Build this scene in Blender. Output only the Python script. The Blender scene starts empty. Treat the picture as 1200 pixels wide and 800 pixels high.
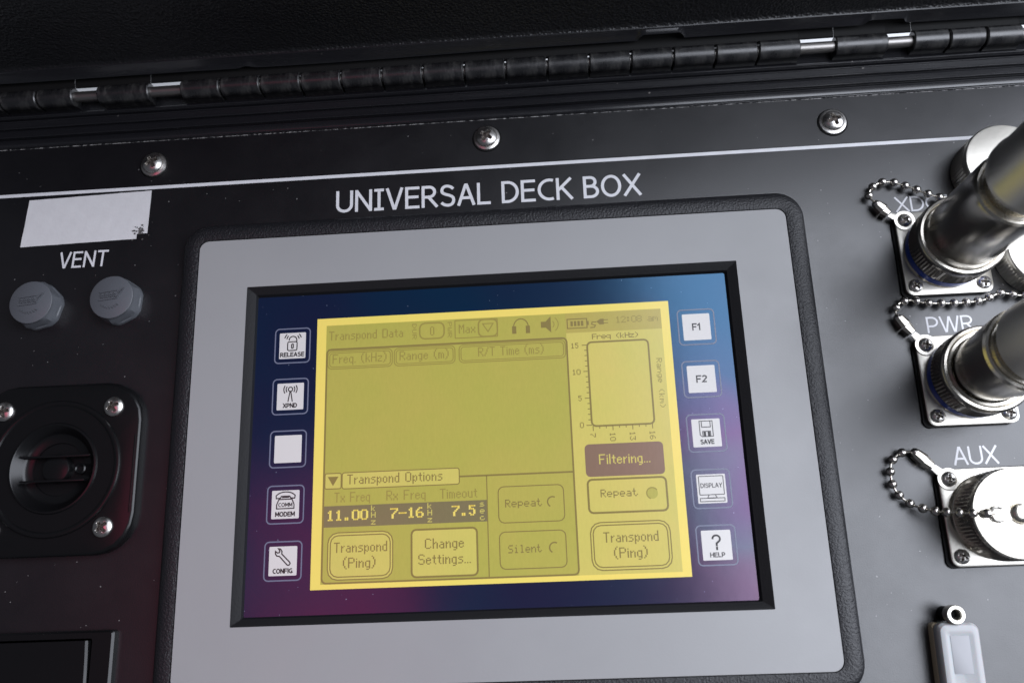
import bpy, bmesh, math, random
from mathutils import Vector
random.seed(7)
S = 0.001                       # all numbers below are millimetres on the panel
C = bpy.context.scene.collection
sc = bpy.context.scene

# ------------------------------------------------------------------ camera, world, light, exposure
cam_d = bpy.data.cameras.new('camera'); cam = bpy.data.objects.new('camera', cam_d); C.objects.link(cam)
cam.location = (21.6*S, -42.98*S, 278.04*S)
cam.rotation_euler = (0.26764, 0.06254, -0.03489)
cam_d.sensor_width = 36.0; cam_d.lens = 36.0*987.56/1200
cam_d.clip_start = 0.005; cam_d.clip_end = 50
cam_d.dof.use_dof = True; cam_d.dof.focus_distance = 0.288; cam_d.dof.aperture_fstop = 13.0
sc.camera = cam

w = bpy.data.worlds.new('World'); sc.world = w; w.use_nodes = True
bg = w.node_tree.nodes['Background']
bg.inputs['Color'].default_value = (0.80, 0.86, 1.0, 1); bg.inputs['Strength'].default_value = 0.085

def area_light(name, loc, target, sx, sy, color, power):
    d = bpy.data.lights.new(name, 'AREA'); d.shape = 'RECTANGLE'; d.size = sx; d.size_y = sy
    d.color = color; d.energy = power
    o = bpy.data.objects.new(name, d); C.objects.link(o); o.location = loc
    o.rotation_euler = (Vector(target)-Vector(loc)).to_track_quat('-Z', 'Y').to_euler()
    return o
area_light('daylight_from_the_right', (0.62, 0.14, 0.63), (0.10, 0.05, 0), 0.98, 1.06, (0.885, 0.93, 1.04), 17.5)
red = area_light('maroon_reflection', (-0.19, -0.085, 0.50), (-0.12, -0.08, 0), 0.30, 0.15, (1.0, 0.06, 0.20), 0.017)  # added lamp, no real source: imitates maroon clothing mirrored in the overlay
red.data.spread = math.radians(56)

sc.view_settings.view_transform = 'Standard'; sc.view_settings.look = 'None'
sc.view_settings.exposure = 0.0; sc.view_settings.gamma = 1.0
sc.cycles.use_denoising = True
sc.cycles.max_bounces = 8

# ------------------------------------------------------------------ materials
def nodes(m): return m.node_tree.nodes, m.node_tree.links
def mat(name, col, rough=0.5, metal=0.0, **kw):
    m = bpy.data.materials.new(name); m.use_nodes = True
    b = m.node_tree.nodes['Principled BSDF']
    b.inputs['Base Color'].default_value = (*col, 1); b.inputs['Roughness'].default_value = rough
    b.inputs['Metallic'].default_value = metal
    for k, v in kw.items():
        b.inputs[k.replace('_', ' ')].default_value = (*v, 1) if isinstance(v, tuple) else v
    return m
def coord(m):
    N, L = nodes(m); t = N.new('ShaderNodeTexCoord'); return t.outputs['Object']
def noise(m, scale, detail=3, rough=0.6, vec=None):
    N, L = nodes(m); n = N.new('ShaderNodeTexNoise'); n.inputs['Scale'].default_value = scale
    n.inputs['Detail'].default_value = detail; n.inputs['Roughness'].default_value = rough
    L.new(vec or coord(m), n.inputs['Vector']); return n.outputs['Fac']
def ramp(m, fac, stops):
    N, L = nodes(m); r = N.new('ShaderNodeValToRGB'); e = r.color_ramp.elements
    while len(e) < len(stops): e.new(0.5)
    for el, (p, c) in zip(e, stops): el.position = p; el.color = (*c, 1) if len(c) == 3 else c
    L.new(fac, r.inputs['Fac']); return r.outputs['Color']
def bump(m, fac, dist, strength=1.0, prev=None):
    N, L = nodes(m); b = N.new('ShaderNodeBump'); b.inputs['Distance'].default_value = dist
    b.inputs['Strength'].default_value = strength; L.new(fac, b.inputs['Height'])
    if prev: L.new(prev, b.inputs['Normal'])
    L.new(b.outputs['Normal'], N['Principled BSDF'].inputs['Normal']); return b.outputs['Normal']
def mixc(m, fac, a, b):
    N, L = nodes(m); x = N.new('ShaderNodeMix'); x.data_type = 'RGBA'
    if hasattr(fac, 'is_linked'): L.new(fac, x.inputs[0])
    else: x.inputs[0].default_value = fac
    for s, v in ((6, a), (7, b)):
        if hasattr(v, 'is_linked'): L.new(v, x.inputs[s])
        else: x.inputs[s].default_value = (*v, 1)
    return x.outputs[2]
def setc(m, out, sock='Base Color'):
    N, L = nodes(m); L.new(out, N['Principled BSDF'].inputs[sock])
def specks(m, scale, thr, seed=0.0):
    # sparse irregular dust grains: 1 where a grain lies
    N, L = nodes(m)
    mp = N.new('ShaderNodeMapping'); mp.inputs['Location'].default_value = (seed, seed*1.7, 0); L.new(coord(m), mp.inputs['Vector'])
    nz = N.new('ShaderNodeTexNoise'); nz.inputs['Scale'].default_value = scale*2.5; L.new(mp.outputs[0], nz.inputs['Vector'])
    ad = N.new('ShaderNodeMixRGB'); ad.blend_type = 'ADD'; ad.inputs[0].default_value = 0.35/scale
    L.new(mp.outputs[0], ad.inputs[1]); L.new(nz.outputs['Color'], ad.inputs[2])
    v = N.new('ShaderNodeTexVoronoi'); v.inputs['Scale'].default_value = scale; L.new(ad.outputs[0], v.inputs['Vector'])
    sp = N.new('ShaderNodeSeparateColor'); L.new(v.outputs['Color'], sp.inputs[0])
    m1 = N.new('ShaderNodeMath'); m1.operation = 'MULTIPLY_ADD'            # radius of the grain, zero for most cells
    m1.inputs[1].default_value = 0.9; m1.inputs[2].default_value = -0.9*thr; L.new(sp.outputs[0], m1.inputs[0])
    lt = N.new('ShaderNodeMath'); lt.operation = 'LESS_THAN'; L.new(v.outputs['Distance'], lt.inputs[0]); L.new(m1.outputs[0], lt.inputs[1])
    return lt.outputs[0]

M = {}
m = M['panel'] = mat('black_panel_paint', (0.011, 0.011, 0.013), 0.40, Specular_IOR_Level=1.0)
wear = ramp(m, noise(m, 35, 6, 0.65), [(0.3, (0.30,)*3), (0.75, (0.40,)*3)]); setc(m, wear, 'Roughness')
base = mixc(m, noise(m, 1500, 2), (0.0016, 0.0016, 0.0024), (0.0050, 0.0048, 0.0066))
fine = mixc(m, specks(m, 560, 0.85, 1.3), base, (0.19, 0.185, 0.18))
setc(m, mixc(m, specks(m, 200, 0.92), fine, (0.17, 0.165, 0.16)))
n1 = bump(m, noise(m, 2300, 2), 0.00007, 0.55); bump(m, noise(m, 60, 3), 0.0004, 0.12, n1)
m = M['bezel'] = mat('black_grained_bezel_plastic', (0.010, 0.010, 0.012), 0.42)
bump(m, noise(m, 1500, 2), 0.00030, 0.9)
m = M['rim'] = mat('black_inner_rim_plastic', (0.012, 0.012, 0.013), 0.45, Specular_IOR_Level=0.14)
bump(m, noise(m, 1400, 2), 0.00012, 0.6)
m = M['plate'] = mat('grey_faceplate_paint', (0.30, 0.305, 0.325), 0.38)
setc(m, mixc(m, noise(m, 18, 4), (0.305, 0.304, 0.306), (0.345, 0.344, 0.343)))
bump(m, noise(m, 1800, 2), 0.00004, 0.5); setc(m, ramp(m, noise(m, 26, 6, 0.7), [(0.3, (0.32,)*3), (0.7, (0.50,)*3)]), 'Roughness')
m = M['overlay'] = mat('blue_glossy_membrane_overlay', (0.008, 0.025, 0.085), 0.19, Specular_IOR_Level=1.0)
tint = ramp(m, noise(m, 14, 2, 0.4), [(0.38, (0.0022, 0.018, 0.046)), (0.68, (0.008, 0.010, 0.036))])  # navy drifting to plum: purple reflections put into the base colour
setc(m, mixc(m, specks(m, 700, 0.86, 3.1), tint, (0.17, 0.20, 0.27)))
# reflection colours painted into the specular tint: blue at top, violet lower down
N_, L_ = nodes(m); sx_ = N_.new('ShaderNodeSeparateXYZ'); L_.new(coord(m), sx_.inputs[0])
mr = N_.new('ShaderNodeMapRange'); mr.inputs['From Min'].default_value = 0.055; mr.inputs['From Max'].default_value = -0.055; L_.new(sx_.outputs['Y'], mr.inputs['Value'])
ad = N_.new('ShaderNodeMath'); ad.operation = 'MULTIPLY_ADD'; ad.inputs[1].default_value = 0.9; ad.inputs[2].default_value = -0.45; L_.new(noise(m, 22, 2, 0.5), ad.inputs[0])
sm = N_.new('ShaderNodeMath'); sm.operation = 'ADD'; L_.new(mr.outputs[0], sm.inputs[0]); L_.new(ad.outputs[0], sm.inputs[1])
setc(m, ramp(m, sm.outputs[0], [(0.0, (0.28, 0.62, 1.0)), (0.35, (0.42, 0.62, 1.0)), (0.62, (0.85, 0.55, 0.95)), (0.85, (0.80, 0.78, 1.0)), (1.0, (0.95, 0.60, 0.85))]), 'Specular Tint')
bump(m, noise(m, 90, 3), 0.0004, 0.06)
M['key_face'] = mat('white_key_print', (0.70, 0.675, 0.645), 0.28)
M['key_line'] = mat('pale_blue_key_outline', (0.17, 0.185, 0.26), 0.35)
M['ink'] = mat('black_key_ink', (0.018, 0.014, 0.016), 0.35)
def lcd(name, col, em, ns=0.0):
    m = mat(name, col, 0.22, Emission_Color=col, Emission_Strength=em)
    if ns:
        N, L = nodes(m)
        mp = N.new('ShaderNodeMapping'); mp.inputs['Scale'].default_value = (1, 0.25, 1); L.new(coord(m), mp.inputs['Vector'])
        a = noise(m, 1700, 3, 0.7, mp.outputs[0]); b = noise(m, 30, 3)
        lo = tuple(c*(1-ns) for c in col); hi = tuple(min(1, c*(1+ns)) for c in col)
        x = ramp(m, a, [(0.3, lo), (0.7, hi)]); y = ramp(m, b, [(0.3, (col[0]*0.88, col[1]*0.97, col[2]*0.85)), (0.7, (col[0]*1.05, col[1]*0.97, col[2]*1.05))])
        c = mixc(m, 0.5, x, y); setc(m, c); setc(m, c, 'Emission Color')
    return m
EM = 0.27
M['lcd_border'] = lcd('lcd_yellow_border', (0.71, 0.565, 0.125), EM, 0.02)
M['lcd_light'] = lcd('lcd_light_field', (0.51, 0.435, 0.108), EM, 0.05)
M['lcd_mid'] = lcd('lcd_olive_field', (0.375, 0.335, 0.070), EM, 0.06)
M['lcd_status'] = lcd('lcd_status_strip', (0.39, 0.315, 0.076), EM, 0.05)
M['lcd_dot'] = lcd('lcd_dark_dots', (0.205, 0.158, 0.048), EM)
M['lcd_soft'] = lcd('lcd_soft_dots', (0.265, 0.215, 0.053), EM)
M['lcd_bar'] = lcd('lcd_dark_bar', (0.175, 0.145, 0.072), EM, 0.06)
M['lcd_block'] = lcd('lcd_brown_block', (0.20, 0.125, 0.085), EM, 0.06)
m = M['white'] = mat('white_screen_print', (0.72, 0.72, 0.74), 0.45)
setc(m, mixc(m, specks(m, 900, 0.90, 6.0), ramp(m, noise(m, 120, 5, 0.7), [(0.3, (0.64, 0.64, 0.66)), (0.7, (0.76, 0.76, 0.78))]), (0.12, 0.12, 0.125)))
m = M['foil'] = mat('dull_aluminium_label', (0.60, 0.595, 0.60), 0.5, 0.2)
setc(m, mixc(m, noise(m, 160, 5, 0.7), (0.74, 0.735, 0.74), (0.86, 0.855, 0.86))); bump(m, noise(m, 500, 4, 0.7), 0.00012, 0.5)
M['residue'] = mat('dark_glue_residue', (0.085, 0.08, 0.078), 0.7)
m = M['vent'] = mat('grey_vent_plastic', (0.096, 0.102, 0.114), 0.42); bump(m, noise(m, 700, 3), 0.00006, 0.4)
m = M['steel'] = mat('stainless_screw_steel', (0.66, 0.64, 0.61), 0.20, 1.0)
setc(m, ramp(m, noise(m, 500, 4, 0.7), [(0.3, (0.22,)*3), (0.75, (0.40,)*3)]), 'Roughness')
m = M['nickel'] = mat('nickel_plate', (0.72, 0.68, 0.60), 0.16, 1.0)
setc(m, ramp(m, noise(m, 260, 4, 0.7), [(0.3, (0.18,)*3), (0.75, (0.32,)*3)]), 'Roughness')
m = M['nickel_dull'] = mat('satin_nickel_plate', (0.74, 0.71, 0.64), 0.34, 1.0)
bump(m, noise(m, 420, 3), 0.00005, 0.5)
setc(m, mixc(m, noise(m, 90, 4), (0.66, 0.63, 0.56), (0.80, 0.77, 0.70)))
m = M['dark_nickel'] = mat('dark_nickel_shell', (0.40, 0.385, 0.365), 0.26, 1.0)
nodes(m)[0]['Principled BSDF'].inputs['Roughness'].default_value = 0.25
M['bead'] = mat('bead_chain_steel', (0.60, 0.57, 0.53), 0.24, 1.0)
M['pin'] = mat('grimy_hinge_pin_steel', (0.34, 0.325, 0.31), 0.42, 1.0)
M['clamp'] = mat('satin_steel_clamp', (0.70, 0.69, 0.67), 0.40, 1.0)
M['recess'] = mat('dark_screw_recess', (0.10, 0.085, 0.075), 0.5, 0.7)  # darker colour for the faces inside the cross
M['blue_band'] = mat('blue_anodised_band', (0.012, 0.055, 0.36), 0.28)
M['rubber'] = mat('black_rubber', (0.007, 0.007, 0.007), 0.6, Specular_IOR_Level=0.15)
m = M['port'] = mat('black_moulded_port_plastic', (0.008, 0.008, 0.009), 0.27, Specular_IOR_Level=0.4)
setc(m, mixc(m, specks(m, 300, 0.93, 5.0), (0.0045, 0.0045, 0.005), (0.15, 0.15, 0.15)))
m = M['case'] = mat('black_case_plastic', (0.010, 0.010, 0.012), 0.30, Specular_IOR_Level=0.8)
cs = mixc(m, specks(m, 260, 0.86, 8.0), (0.010, 0.010, 0.012), (0.16, 0.15, 0.14)); setc(m, cs)
N_, L_ = nodes(m); mp = N_.new('ShaderNodeMapping'); mp.inputs['Scale'].default_value = (0.08, 1, 1); L_.new(coord(m), mp.inputs['Vector'])
setc(m, ramp(m, noise(m, 300, 5, 0.7, mp.outputs[0]), [(0.3, (0.15,)*3), (0.8, (0.36,)*3)]), 'Roughness')
bump(m, noise(m, 260, 4, 0.6, mp.outputs[0]), 0.0002, 0.25)
m = M['lid'] = mat('black_grained_lid_plastic', (0.010, 0.010, 0.0115), 0.42, Specular_IOR_Level=0.6)
setc(m, mixc(m, specks(m, 420, 0.92, 2.0), (0.003, 0.003, 0.004), (0.13, 0.125, 0.12)))
v = nodes(m)[0].new('ShaderNodeTexVoronoi'); v.inputs['Scale'].default_value = 1000; nodes(m)[1].new(coord(m), v.inputs['Vector'])
n1 = bump(m, v.outputs['Distance'], 0.00042, 0.6); bump(m, noise(m, 400, 4), 0.0006, 0.4, n1)
m = M['knuckle'] = mat('scuffed_black_hinge_plastic', (0.013, 0.013, 0.014), 0.34, Specular_IOR_Level=0.95)
N_, L_ = nodes(m); mp = N_.new('ShaderNodeMapping'); mp.inputs['Scale'].default_value = (1, 0.35, 0.35); L_.new(coord(m), mp.inputs['Vector'])
a = noise(m, 420, 6, 0.8, mp.outputs[0]); setc(m, ramp(m, a, [(0.5, (0.010, 0.010, 0.011)), (0.8, (0.070, 0.068, 0.064))]))
setc(m, ramp(m, a, [(0.3, (0.22,)*3), (0.7, (0.45,)*3)]), 'Roughness')
M['milky'] = mat('milky_soft_plastic', (0.43, 0.435, 0.44), 0.45, Subsurface_Weight=0.25, Subsurface_Scale=0.003)
M['milky_in'] = mat('milky_plastic_recess', (0.34, 0.34, 0.355), 0.5)
M['ivory'] = mat('ivory_plastic', (0.62, 0.52, 0.36), 0.5)
M['deck'] = mat('pale_deck_paint', (0.78, 0.78, 0.78), 0.6)
setc(M['deck'], mixc(M['deck'], noise(M['deck'], 6, 4), (0.74, 0.74, 0.74), (0.80, 0.80, 0.80)))

# ------------------------------------------------------------------ mesh helpers
class B:
    def __init__(s): s.v = []; s.f = []; s.smooth = True
    def add(s, vs, fs):
        o = len(s.v); s.v += [tuple(p) for p in vs]; s.f += [tuple(i+o for i in f) for f in fs]; return s
    def quad(s, x0, y0, x1, y1, z): return s.add([(x0, y0, z), (x1, y0, z), (x1, y1, z), (x0, y1, z)], [(0, 1, 2, 3)])
    def box(s, x0, x1, y0, y1, z0, z1, bev=0.0):
        if bev:
            b = bev
            return s.loft([(rr(x0, x1, y0, y1, b, 2), z0), (rr(x0, x1, y0, y1, b, 2), z1-b), (rr(x0+b*.3, x1-b*.3, y0+b*.3, y1-b*.3, b*.8, 2), z1-b*.3), (rr(x0+b, x1-b, y0+b, y1-b, b*.2, 2), z1)])
        vs = [(x, y, z) for z in (z0, z1) for x, y in ((x0, y0), (x1, y0), (x1, y1), (x0, y1))]
        return s.add(vs, [(3, 2, 1, 0), (4, 5, 6, 7), (0, 1, 5, 4), (1, 2, 6, 5), (2, 3, 7, 6), (3, 0, 4, 7)])
    def loft(s, rings, cap0=True, cap1=True):
        n = len(rings[0][0]); vs = []; fs = []
        for pts, z in rings: vs += [(p[0], p[1], z) for p in pts]
        for k in range(len(rings)-1):
            for i in range(n):
                j = (i+1) % n; fs.append((k*n+i, k*n+j, (k+1)*n+j, (k+1)*n+i))
        if cap0: fs.append(tuple(range(n-1, -1, -1)))
        if cap1: fs.append(tuple(range((len(rings)-1)*n, len(rings)*n)))
        return s.add(vs, fs)
    def lathe(s, prof, seg=48, c=(0, 0, 0), cap0=False, cap1=True, mod=None):
        vs = []; fs = []; n = len(prof)
        for k, (r, z) in enumerate(prof):
            for i in range(seg):
                a = 2*math.pi*i/seg; q = r+(mod(k, i) if mod else 0); vs.append((c[0]+q*math.cos(a), c[1]+q*math.sin(a), c[2]+z))
        for k in range(n-1):
            for i in range(seg):
                j = (i+1) % seg; fs.append((k*seg+i, k*seg+j, (k+1)*seg+j, (k+1)*seg+i))
        if cap1: fs.append(tuple(range((n-1)*seg, n*seg)))
        if cap0: fs.append(tuple(range(seg-1, -1, -1)))
        return s.add(vs, fs)
    def tube(s, pts, r, seg=10, cap=True):
        P = [Vector(p) for p in pts]; vs = []; fs = []
        for i, p in enumerate(P):
            t = (P[min(i+1, len(P)-1)]-P[max(i-1, 0)]).normalized()
            u = t.cross(Vector((0, 0, 1)))
            if u.length < 1e-3: u = t.cross(Vector((0, 1, 0)))
            u.normalize(); v = t.cross(u); rr_ = r[i] if isinstance(r, (list, tuple)) else r
            for k in range(seg):
                a = 2*math.pi*k/seg; vs.append(p+rr_*(math.cos(a)*u+math.sin(a)*v))
        for i in range(len(P)-1):
            for k in range(seg):
                j = (k+1) % seg; fs.append((i*seg+j, i*seg+k, (i+1)*seg+k, (i+1)*seg+j))
        if cap: fs += [tuple(range(seg)), tuple(range(len(P)*seg-1, (len(P)-1)*seg-1, -1))]
        return s.add(vs, fs)
    def stroke(s, pts, wd, z, closed=False):       # flat printed line of width wd
        P = [Vector((p[0], p[1])) for p in pts]; n = len(P); vs = []; fs = []
        for i in range(n):
            a = P[i-1] if (i > 0 or closed) else P[i]; b = P[(i+1) % n] if (i < n-1 or closed) else P[i]
            d1 = (P[i]-a); d2 = (b-P[i])
            d1 = d1.normalized() if d1.length > 1e-6 else d2.normalized(); d2 = d2.normalized() if d2.length > 1e-6 else d1
            n1 = Vector((-d1.y, d1.x)); n2 = Vector((-d2.y, d2.x)); mm = (n1+n2)
            mm = mm.normalized() if mm.length > 1e-6 else n1
            k = wd/2/max(0.45, mm.dot(n1)); q = P[i]+mm*k; t = P[i]-mm*k
            vs += [(q.x, q.y, z+.0012*i), (t.x, t.y, z+.0012*i)]
        for i in range(n if closed else n-1):
            j = (i+1) % n; fs.append((2*i, 2*i+1, 2*j+1, 2*j))
        return s.add(vs, fs)
    def mesh(s, name, smooth=True, angle=35):
        me = bpy.data.meshes.new(name); me.from_pydata([(x*S, y*S, z*S) for x, y, z in s.v], [], s.f); me.update()
        bm = bmesh.new(); bm.from_mesh(me); bmesh.ops.recalc_face_normals(bm, faces=bm.faces)
        if smooth:
            ca = math.radians(angle)
            for f in bm.faces: f.smooth = True
            for e in bm.edges:
                if len(e.link_faces) != 2 or e.calc_face_angle(0) > ca: e.smooth = False
        bm.to_mesh(me); bm.free(); return me
def rr(x0, x1, y0, y1, r, n=6):
    out = []
    for cx, cy, a0 in ((x1-r, y1-r, 0), (x0+r, y1-r, 90), (x0+r, y0+r, 180), (x1-r, y0+r, 270)):
        for i in range(n+1):
            a = math.radians(a0+90*i/n); out.append((cx+r*math.cos(a), cy+r*math.sin(a)))
    return out
def arc(cx, cy, rx, a0, a1, n=10, ry=None):
    return [(cx+rx*math.cos(math.radians(a0+(a1-a0)*i/n)), cy+(ry or rx)*math.sin(math.radians(a0+(a1-a0)*i/n))) for i in range(n+1)]
def obj(name, b, material, parent=None, loc=None, rz=0.0, smooth=True):
    me = b if isinstance(b, bpy.types.Mesh) else b.mesh(name, smooth)
    if not me.materials: me.materials.append(M[material] if isinstance(material, str) else material)
    o = bpy.data.objects.new(name, me); C.objects.link(o); o.parent = parent
    if loc: o.location = (loc[0]*S, loc[1]*S, loc[2]*S)
    o.rotation_euler.z = rz
    return o
def tag(o, label, cat, group=None):
    o['label'] = label; o['category'] = cat
    if group: o['group'] = group
    return o
def thing(name, label, cat, loc=(0, 0, 0), rz=0.0, group=None):
    o = bpy.data.objects.new(name, None); C.objects.link(o); o.location = (loc[0]*S, loc[1]*S, loc[2]*S); o.rotation_euler.z = rz
    o.empty_display_size = 0.01
    return tag(o, label, cat, group)
def copy_tree(o, parent=None):
    c = o.copy(); C.objects.link(c); c.parent = parent
    for ch in [x for x in bpy.data.objects if x.parent == o]: copy_tree(ch, c)
    return c
def cubic(p0, p1, p2, p3, n=8):
    return [tuple((1-t)**3*a+3*(1-t)**2*t*b+3*(1-t)*t*t*c+t**3*d for a, b, c, d in zip(p0, p1, p2, p3)) for t in [i/n for i in range(n+1)]]
def ell(cx, cy, rx, ry, a0, a1, n=14): return arc(cx, cy, rx, a0, a1, n, ry)
GL = {  # upright single-weight sans capitals: advance width, strokes (height 1)
'U': (.62, [[(0, 1), (0, .32)]+ell(.31, .32, .31, .32, 180, 360)+[(.62, .32), (.62, 1)]]), 'N': (.62, [[(0, 0), (0, 1)], [(.03, .97), (.59, .03)], [(.62, 0), (.62, 1)]]),
'I': (.30, [[(.15, 0), (.15, 1)], [(0, 1), (.30, 1)], [(0, 0), (.30, 0)]]), 'i': (.02, [[(.01, 0), (.01, 1)]]), 'V': (.62, [[(0, 1), (.285, .0), (.335, .0), (.62, 1)]]),
'E': (.50, [[(.50, 1), (0, 1), (0, 0), (.50, 0)], [(0, .53), (.46, .53)]]), 'F': (.56, [[(.56, 1), (0, 1), (0, 0)], [(0, .50), (.46, .50)]]),
'R': (.58, [[(0, 0), (0, 1), (.26, 1)]+ell(.26, .74, .25, .26, 90, -90, 12)+[(0, .48)], [(.24, .48), (.58, 0)]]),
'P': (.52, [[(0, 0), (0, 1), (.24, 1)]+ell(.24, .70, .28, .30, 90, -90, 12)+[(0, .40)]]),
'B': (.54, [[(0, .54), (0, 1), (.24, 1)]+ell(.24, .77, .22, .23, 90, -90, 10)+[(0, .54)], [(0, .54), (0, 0), (.27, 0)]+ell(.27, .27, .27, .27, -90, 90, 10)+[(0, .54)]]),
'S': (.54, [cubic((.52, .84), (.40, 1.05), (.02, 1.08), (.02, .76))+cubic((.02, .76), (.02, .48), (.54, .60), (.54, .27))[1:]+cubic((.54, .27), (.54, -.10), (.14, -.06), (0, .14))[1:]]),
'A': (.64, [[(0, 0), (.295, 1), (.345, 1), (.64, 0)], [(.12, .33), (.54, .33)]]), 'L': (.46, [[(0, 1), (0, 0), (.46, 0)]]),
'D': (.62, [[(0, 0), (0, 1), (.2, 1)]+ell(.2, .5, .42, .5, 90, -90, 16)+[(0, 0)]]), 'C': (.58, [ell(.45, .5, .45, .5, 68, 292, 18)]), 'G': (.64, [ell(.46, .5, .46, .5, 62, 300, 18)+[(.64, .07), (.64, .44), (.40, .44)]]),
'K': (.56, [[(0, 0), (0, 1)], [(.54, 1), (.04, .46)], [(.17, .58), (.58, 0)]]), 'O': (.74, [ell(.37, .5, .37, .5, 90, 437, 28)+[]]), 'X': (.62, [[(0, 0), (.62, 1)], [(0, 1), (.62, 0)]]),
'T': (.58, [[(0, 1), (.58, 1)], [(.29, 1), (.29, 0)]]), 'W': (.94, [[(0, 1), (.215, 0), (.265, 0), (.45, .98), (.49, .98), (.675, 0), (.725, 0), (.94, 1)]]), 'M': (.74, [[(0, 0), (0, 1)], [(.04, 1), (.35, .25), (.39, .25), (.70, 1)], [(.74, 1), (.74, 0)]]),
'H': (.60, [[(0, 0), (0, 1)], [(.60, 0), (.60, 1)], [(0, .53), (.60, .53)]]), 'Y': (.60, [[(0, 1), (.3, .45), (.60, 1)], [(.3, .45), (.3, 0)]]), ' ': (.16, []),
'1': (.40, [[(.02, .78), (.26, 1), (.26, 0)]]), '2': (.54, [ell(.27, .73, .27, .27, 165, -25, 12)+[(.0, .02), (.56, .02)]]), '?': (.54, [ell(.27, .74, .27, .26, 170, -40, 14)+[(.27, .40), (.27, .27)], [(.27, .10), (.27, -.03)]])}
def text(name, s, x, y, width, cap, z, material, parent, wt=.5, shear=0.0, center=False, gap=.17):
    b = B(); cx = 0; polys = []
    for ch in s:
        wd, P = GL[ch]
        polys += [([(cx+px, py) for px, py in q], ch) for q in P]; cx += wd+gap
    tot = cx-gap; kx = (width-wt)/tot; ox = x-(width/2 if center else 0)+wt/2
    for i, (q, ch) in enumerate(polys):
        Q = [(ox+px*kx+shear*(py*cap), y+wt/2+py*(cap-wt)) for px, py in q]
        closed = ch == 'O'
        # butt the free ends half a stroke outwards so corners fill
        if not closed and len(Q) > 1:
            for e, f in ((0, 1), (-1, -2)):
                d = Vector(Q[e])-Vector(Q[f])
                if d.length > 1e-6 and ch not in 'SCG2':
                    d = d.normalized()*wt*.48; Q[e] = (Q[e][0]+d.x, Q[e][1]+d.y)
        b.stroke(Q, wt, z+.003*(i % 4), closed)
    return obj(name, b, material, parent, smooth=False)

# ------------------------------------------------------------------ setting: the pale deck seen through the hinge gaps
deck = obj('deck', B().box(-2500, 2500, -2500, 2500, -190, -180), 'deck'); deck['kind'] = 'structure'

# ------------------------------------------------------------------ control panel with printed line and lettering
panel = thing('control_panel', 'black metal instrument panel with printed white lettering and thin white line', 'panel')
obj('panel_plate', B().loft([(rr(-215, 215, -150, 119.6, 4), -3), (rr(-215, 215, -150, 119.6, 4), -0.35), (rr(-214.7, 214.7, -149.7, 119.3, 4), 0)]), 'panel', panel)
obj('printed_line', B().box(-205, 174, 99.45, 100.75, 0.0, 0.03), 'white', panel, smooth=False)
m = M['worn'] = mat('worn_metal_edge', (0.02, 0.02, 0.02), 0.5)
setc(m, ramp(m, noise(m, 700, 4, 0.7), [(0.45, (0.02, 0.02, 0.022)), (0.62, (0.42, 0.41, 0.40))]))
obj('worn_edge', B().add([(-214, 119.25, .012), (214, 119.25, .012), (214, 119.62, -.10), (-214, 119.62, -.10)], [(0, 1, 2, 3)]), 'worn', panel, smooth=False)
text('title_lettering', 'UNIVERSAL DECK BOX', -55.4, 85.5, 110.4, 8.6, 0.03, 'white', panel, wt=1.10, gap=.225)
text('vent_lettering', 'VENT', -157.6, 70.0, 18.2, 6.3, 0.03, 'white', panel, wt=.78, shear=0.05, gap=.25)
text('transducer_lettering', 'XDCR', 142.0, 73.4, 19.5, 5.7, 0.03, 'white', panel, wt=.62)
text('power_lettering', 'PWR', 145.6, 29.6, 15.4, 5.6, 0.03, 'white', panel, wt=.62)
text('auxiliary_lettering', 'AUX', 146.7, -14.3, 14.0, 5.9, 0.03, 'white', panel, wt=.66)

# ------------------------------------------------------------------ case rim below the hinge
def extrude_x(prof, x0, x1, step=8.0, wob=None):
    b = B(); n = int((x1-x0)/step); vs = []; fs = []; k = len(prof)
    for i in range(n+1):
        x = x0+(x1-x0)*i/n
        for j, (y, z) in enumerate(prof):
            dy, dz = wob(x, j) if wob else (0, 0); vs.append((x, y+dy, z+dz))
    for i in range(n):
        for j in range(k-1): fs.append((i*k+j, (i+1)*k+j, (i+1)*k+j+1, i*k+j+1))
    return b.add(vs, fs)
case = thing('equipment_case', 'black plastic equipment case with open grained lid, scuffed hinge and ridged rim', 'case')
def group_part(name, loc=(0, 0, 0)):
    o = bpy.data.objects.new(name, None); C.objects.link(o); o.parent = case; o.location = tuple(c*S for c in loc); o.empty_display_size = .01; return o
rim = group_part('rim')
obj('gasket_step', extrude_x([(119.7, -12), (119.75, -1.0), (120.0, -0.2), (120.5, 0.1), (122.9, 0.4), (123.3, 0.2), (123.35, -1.2)], -260, 260), 'case', rim)
obj('inner_ridge', extrude_x([(123.36, -1.2), (123.45, 1.5), (123.65, 1.85), (124.1, 1.9), (126.6, 1.5), (126.7, 0.3)], -260, 260), 'case', rim)
obj('outer_ridge', extrude_x([(126.71, 0.3), (126.8, 2.2), (127.1, 2.6), (129.2, 2.7), (129.5, 2.4), (129.55, 1.3), (130.5, 1.2), (130.6, 2.9), (130.9, 3.3), (131.7, 3.35), (132.2, 3.0), (132.6, 1.2)], -260, 260), 'case', rim)
obj('hinge_trough', extrude_x([(132.61, 1.2), (133.5, 0.6), (138, 0.0), (139.8, 0.3), (140.4, 0.2), (140.6, -1), (141.0, -120)], -260, 260), 'case', rim)

for y_, z_, r_ in ((131.3, 3.35, .42), (129.7, 2.45, .3), (126.95, 2.5, .36), (123.6, 1.85, .32), (120.3, 0.05, .25)):
    obj('rim_bead', B().tube([(-258+i*12.9, y_+.05*math.sin(i*1.7), z_+.04*math.sin(i*2.3)) for i in range(41)], r_, 10), 'case', rim)  # thin beads added along the ridges to catch bright highlight lines

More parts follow.
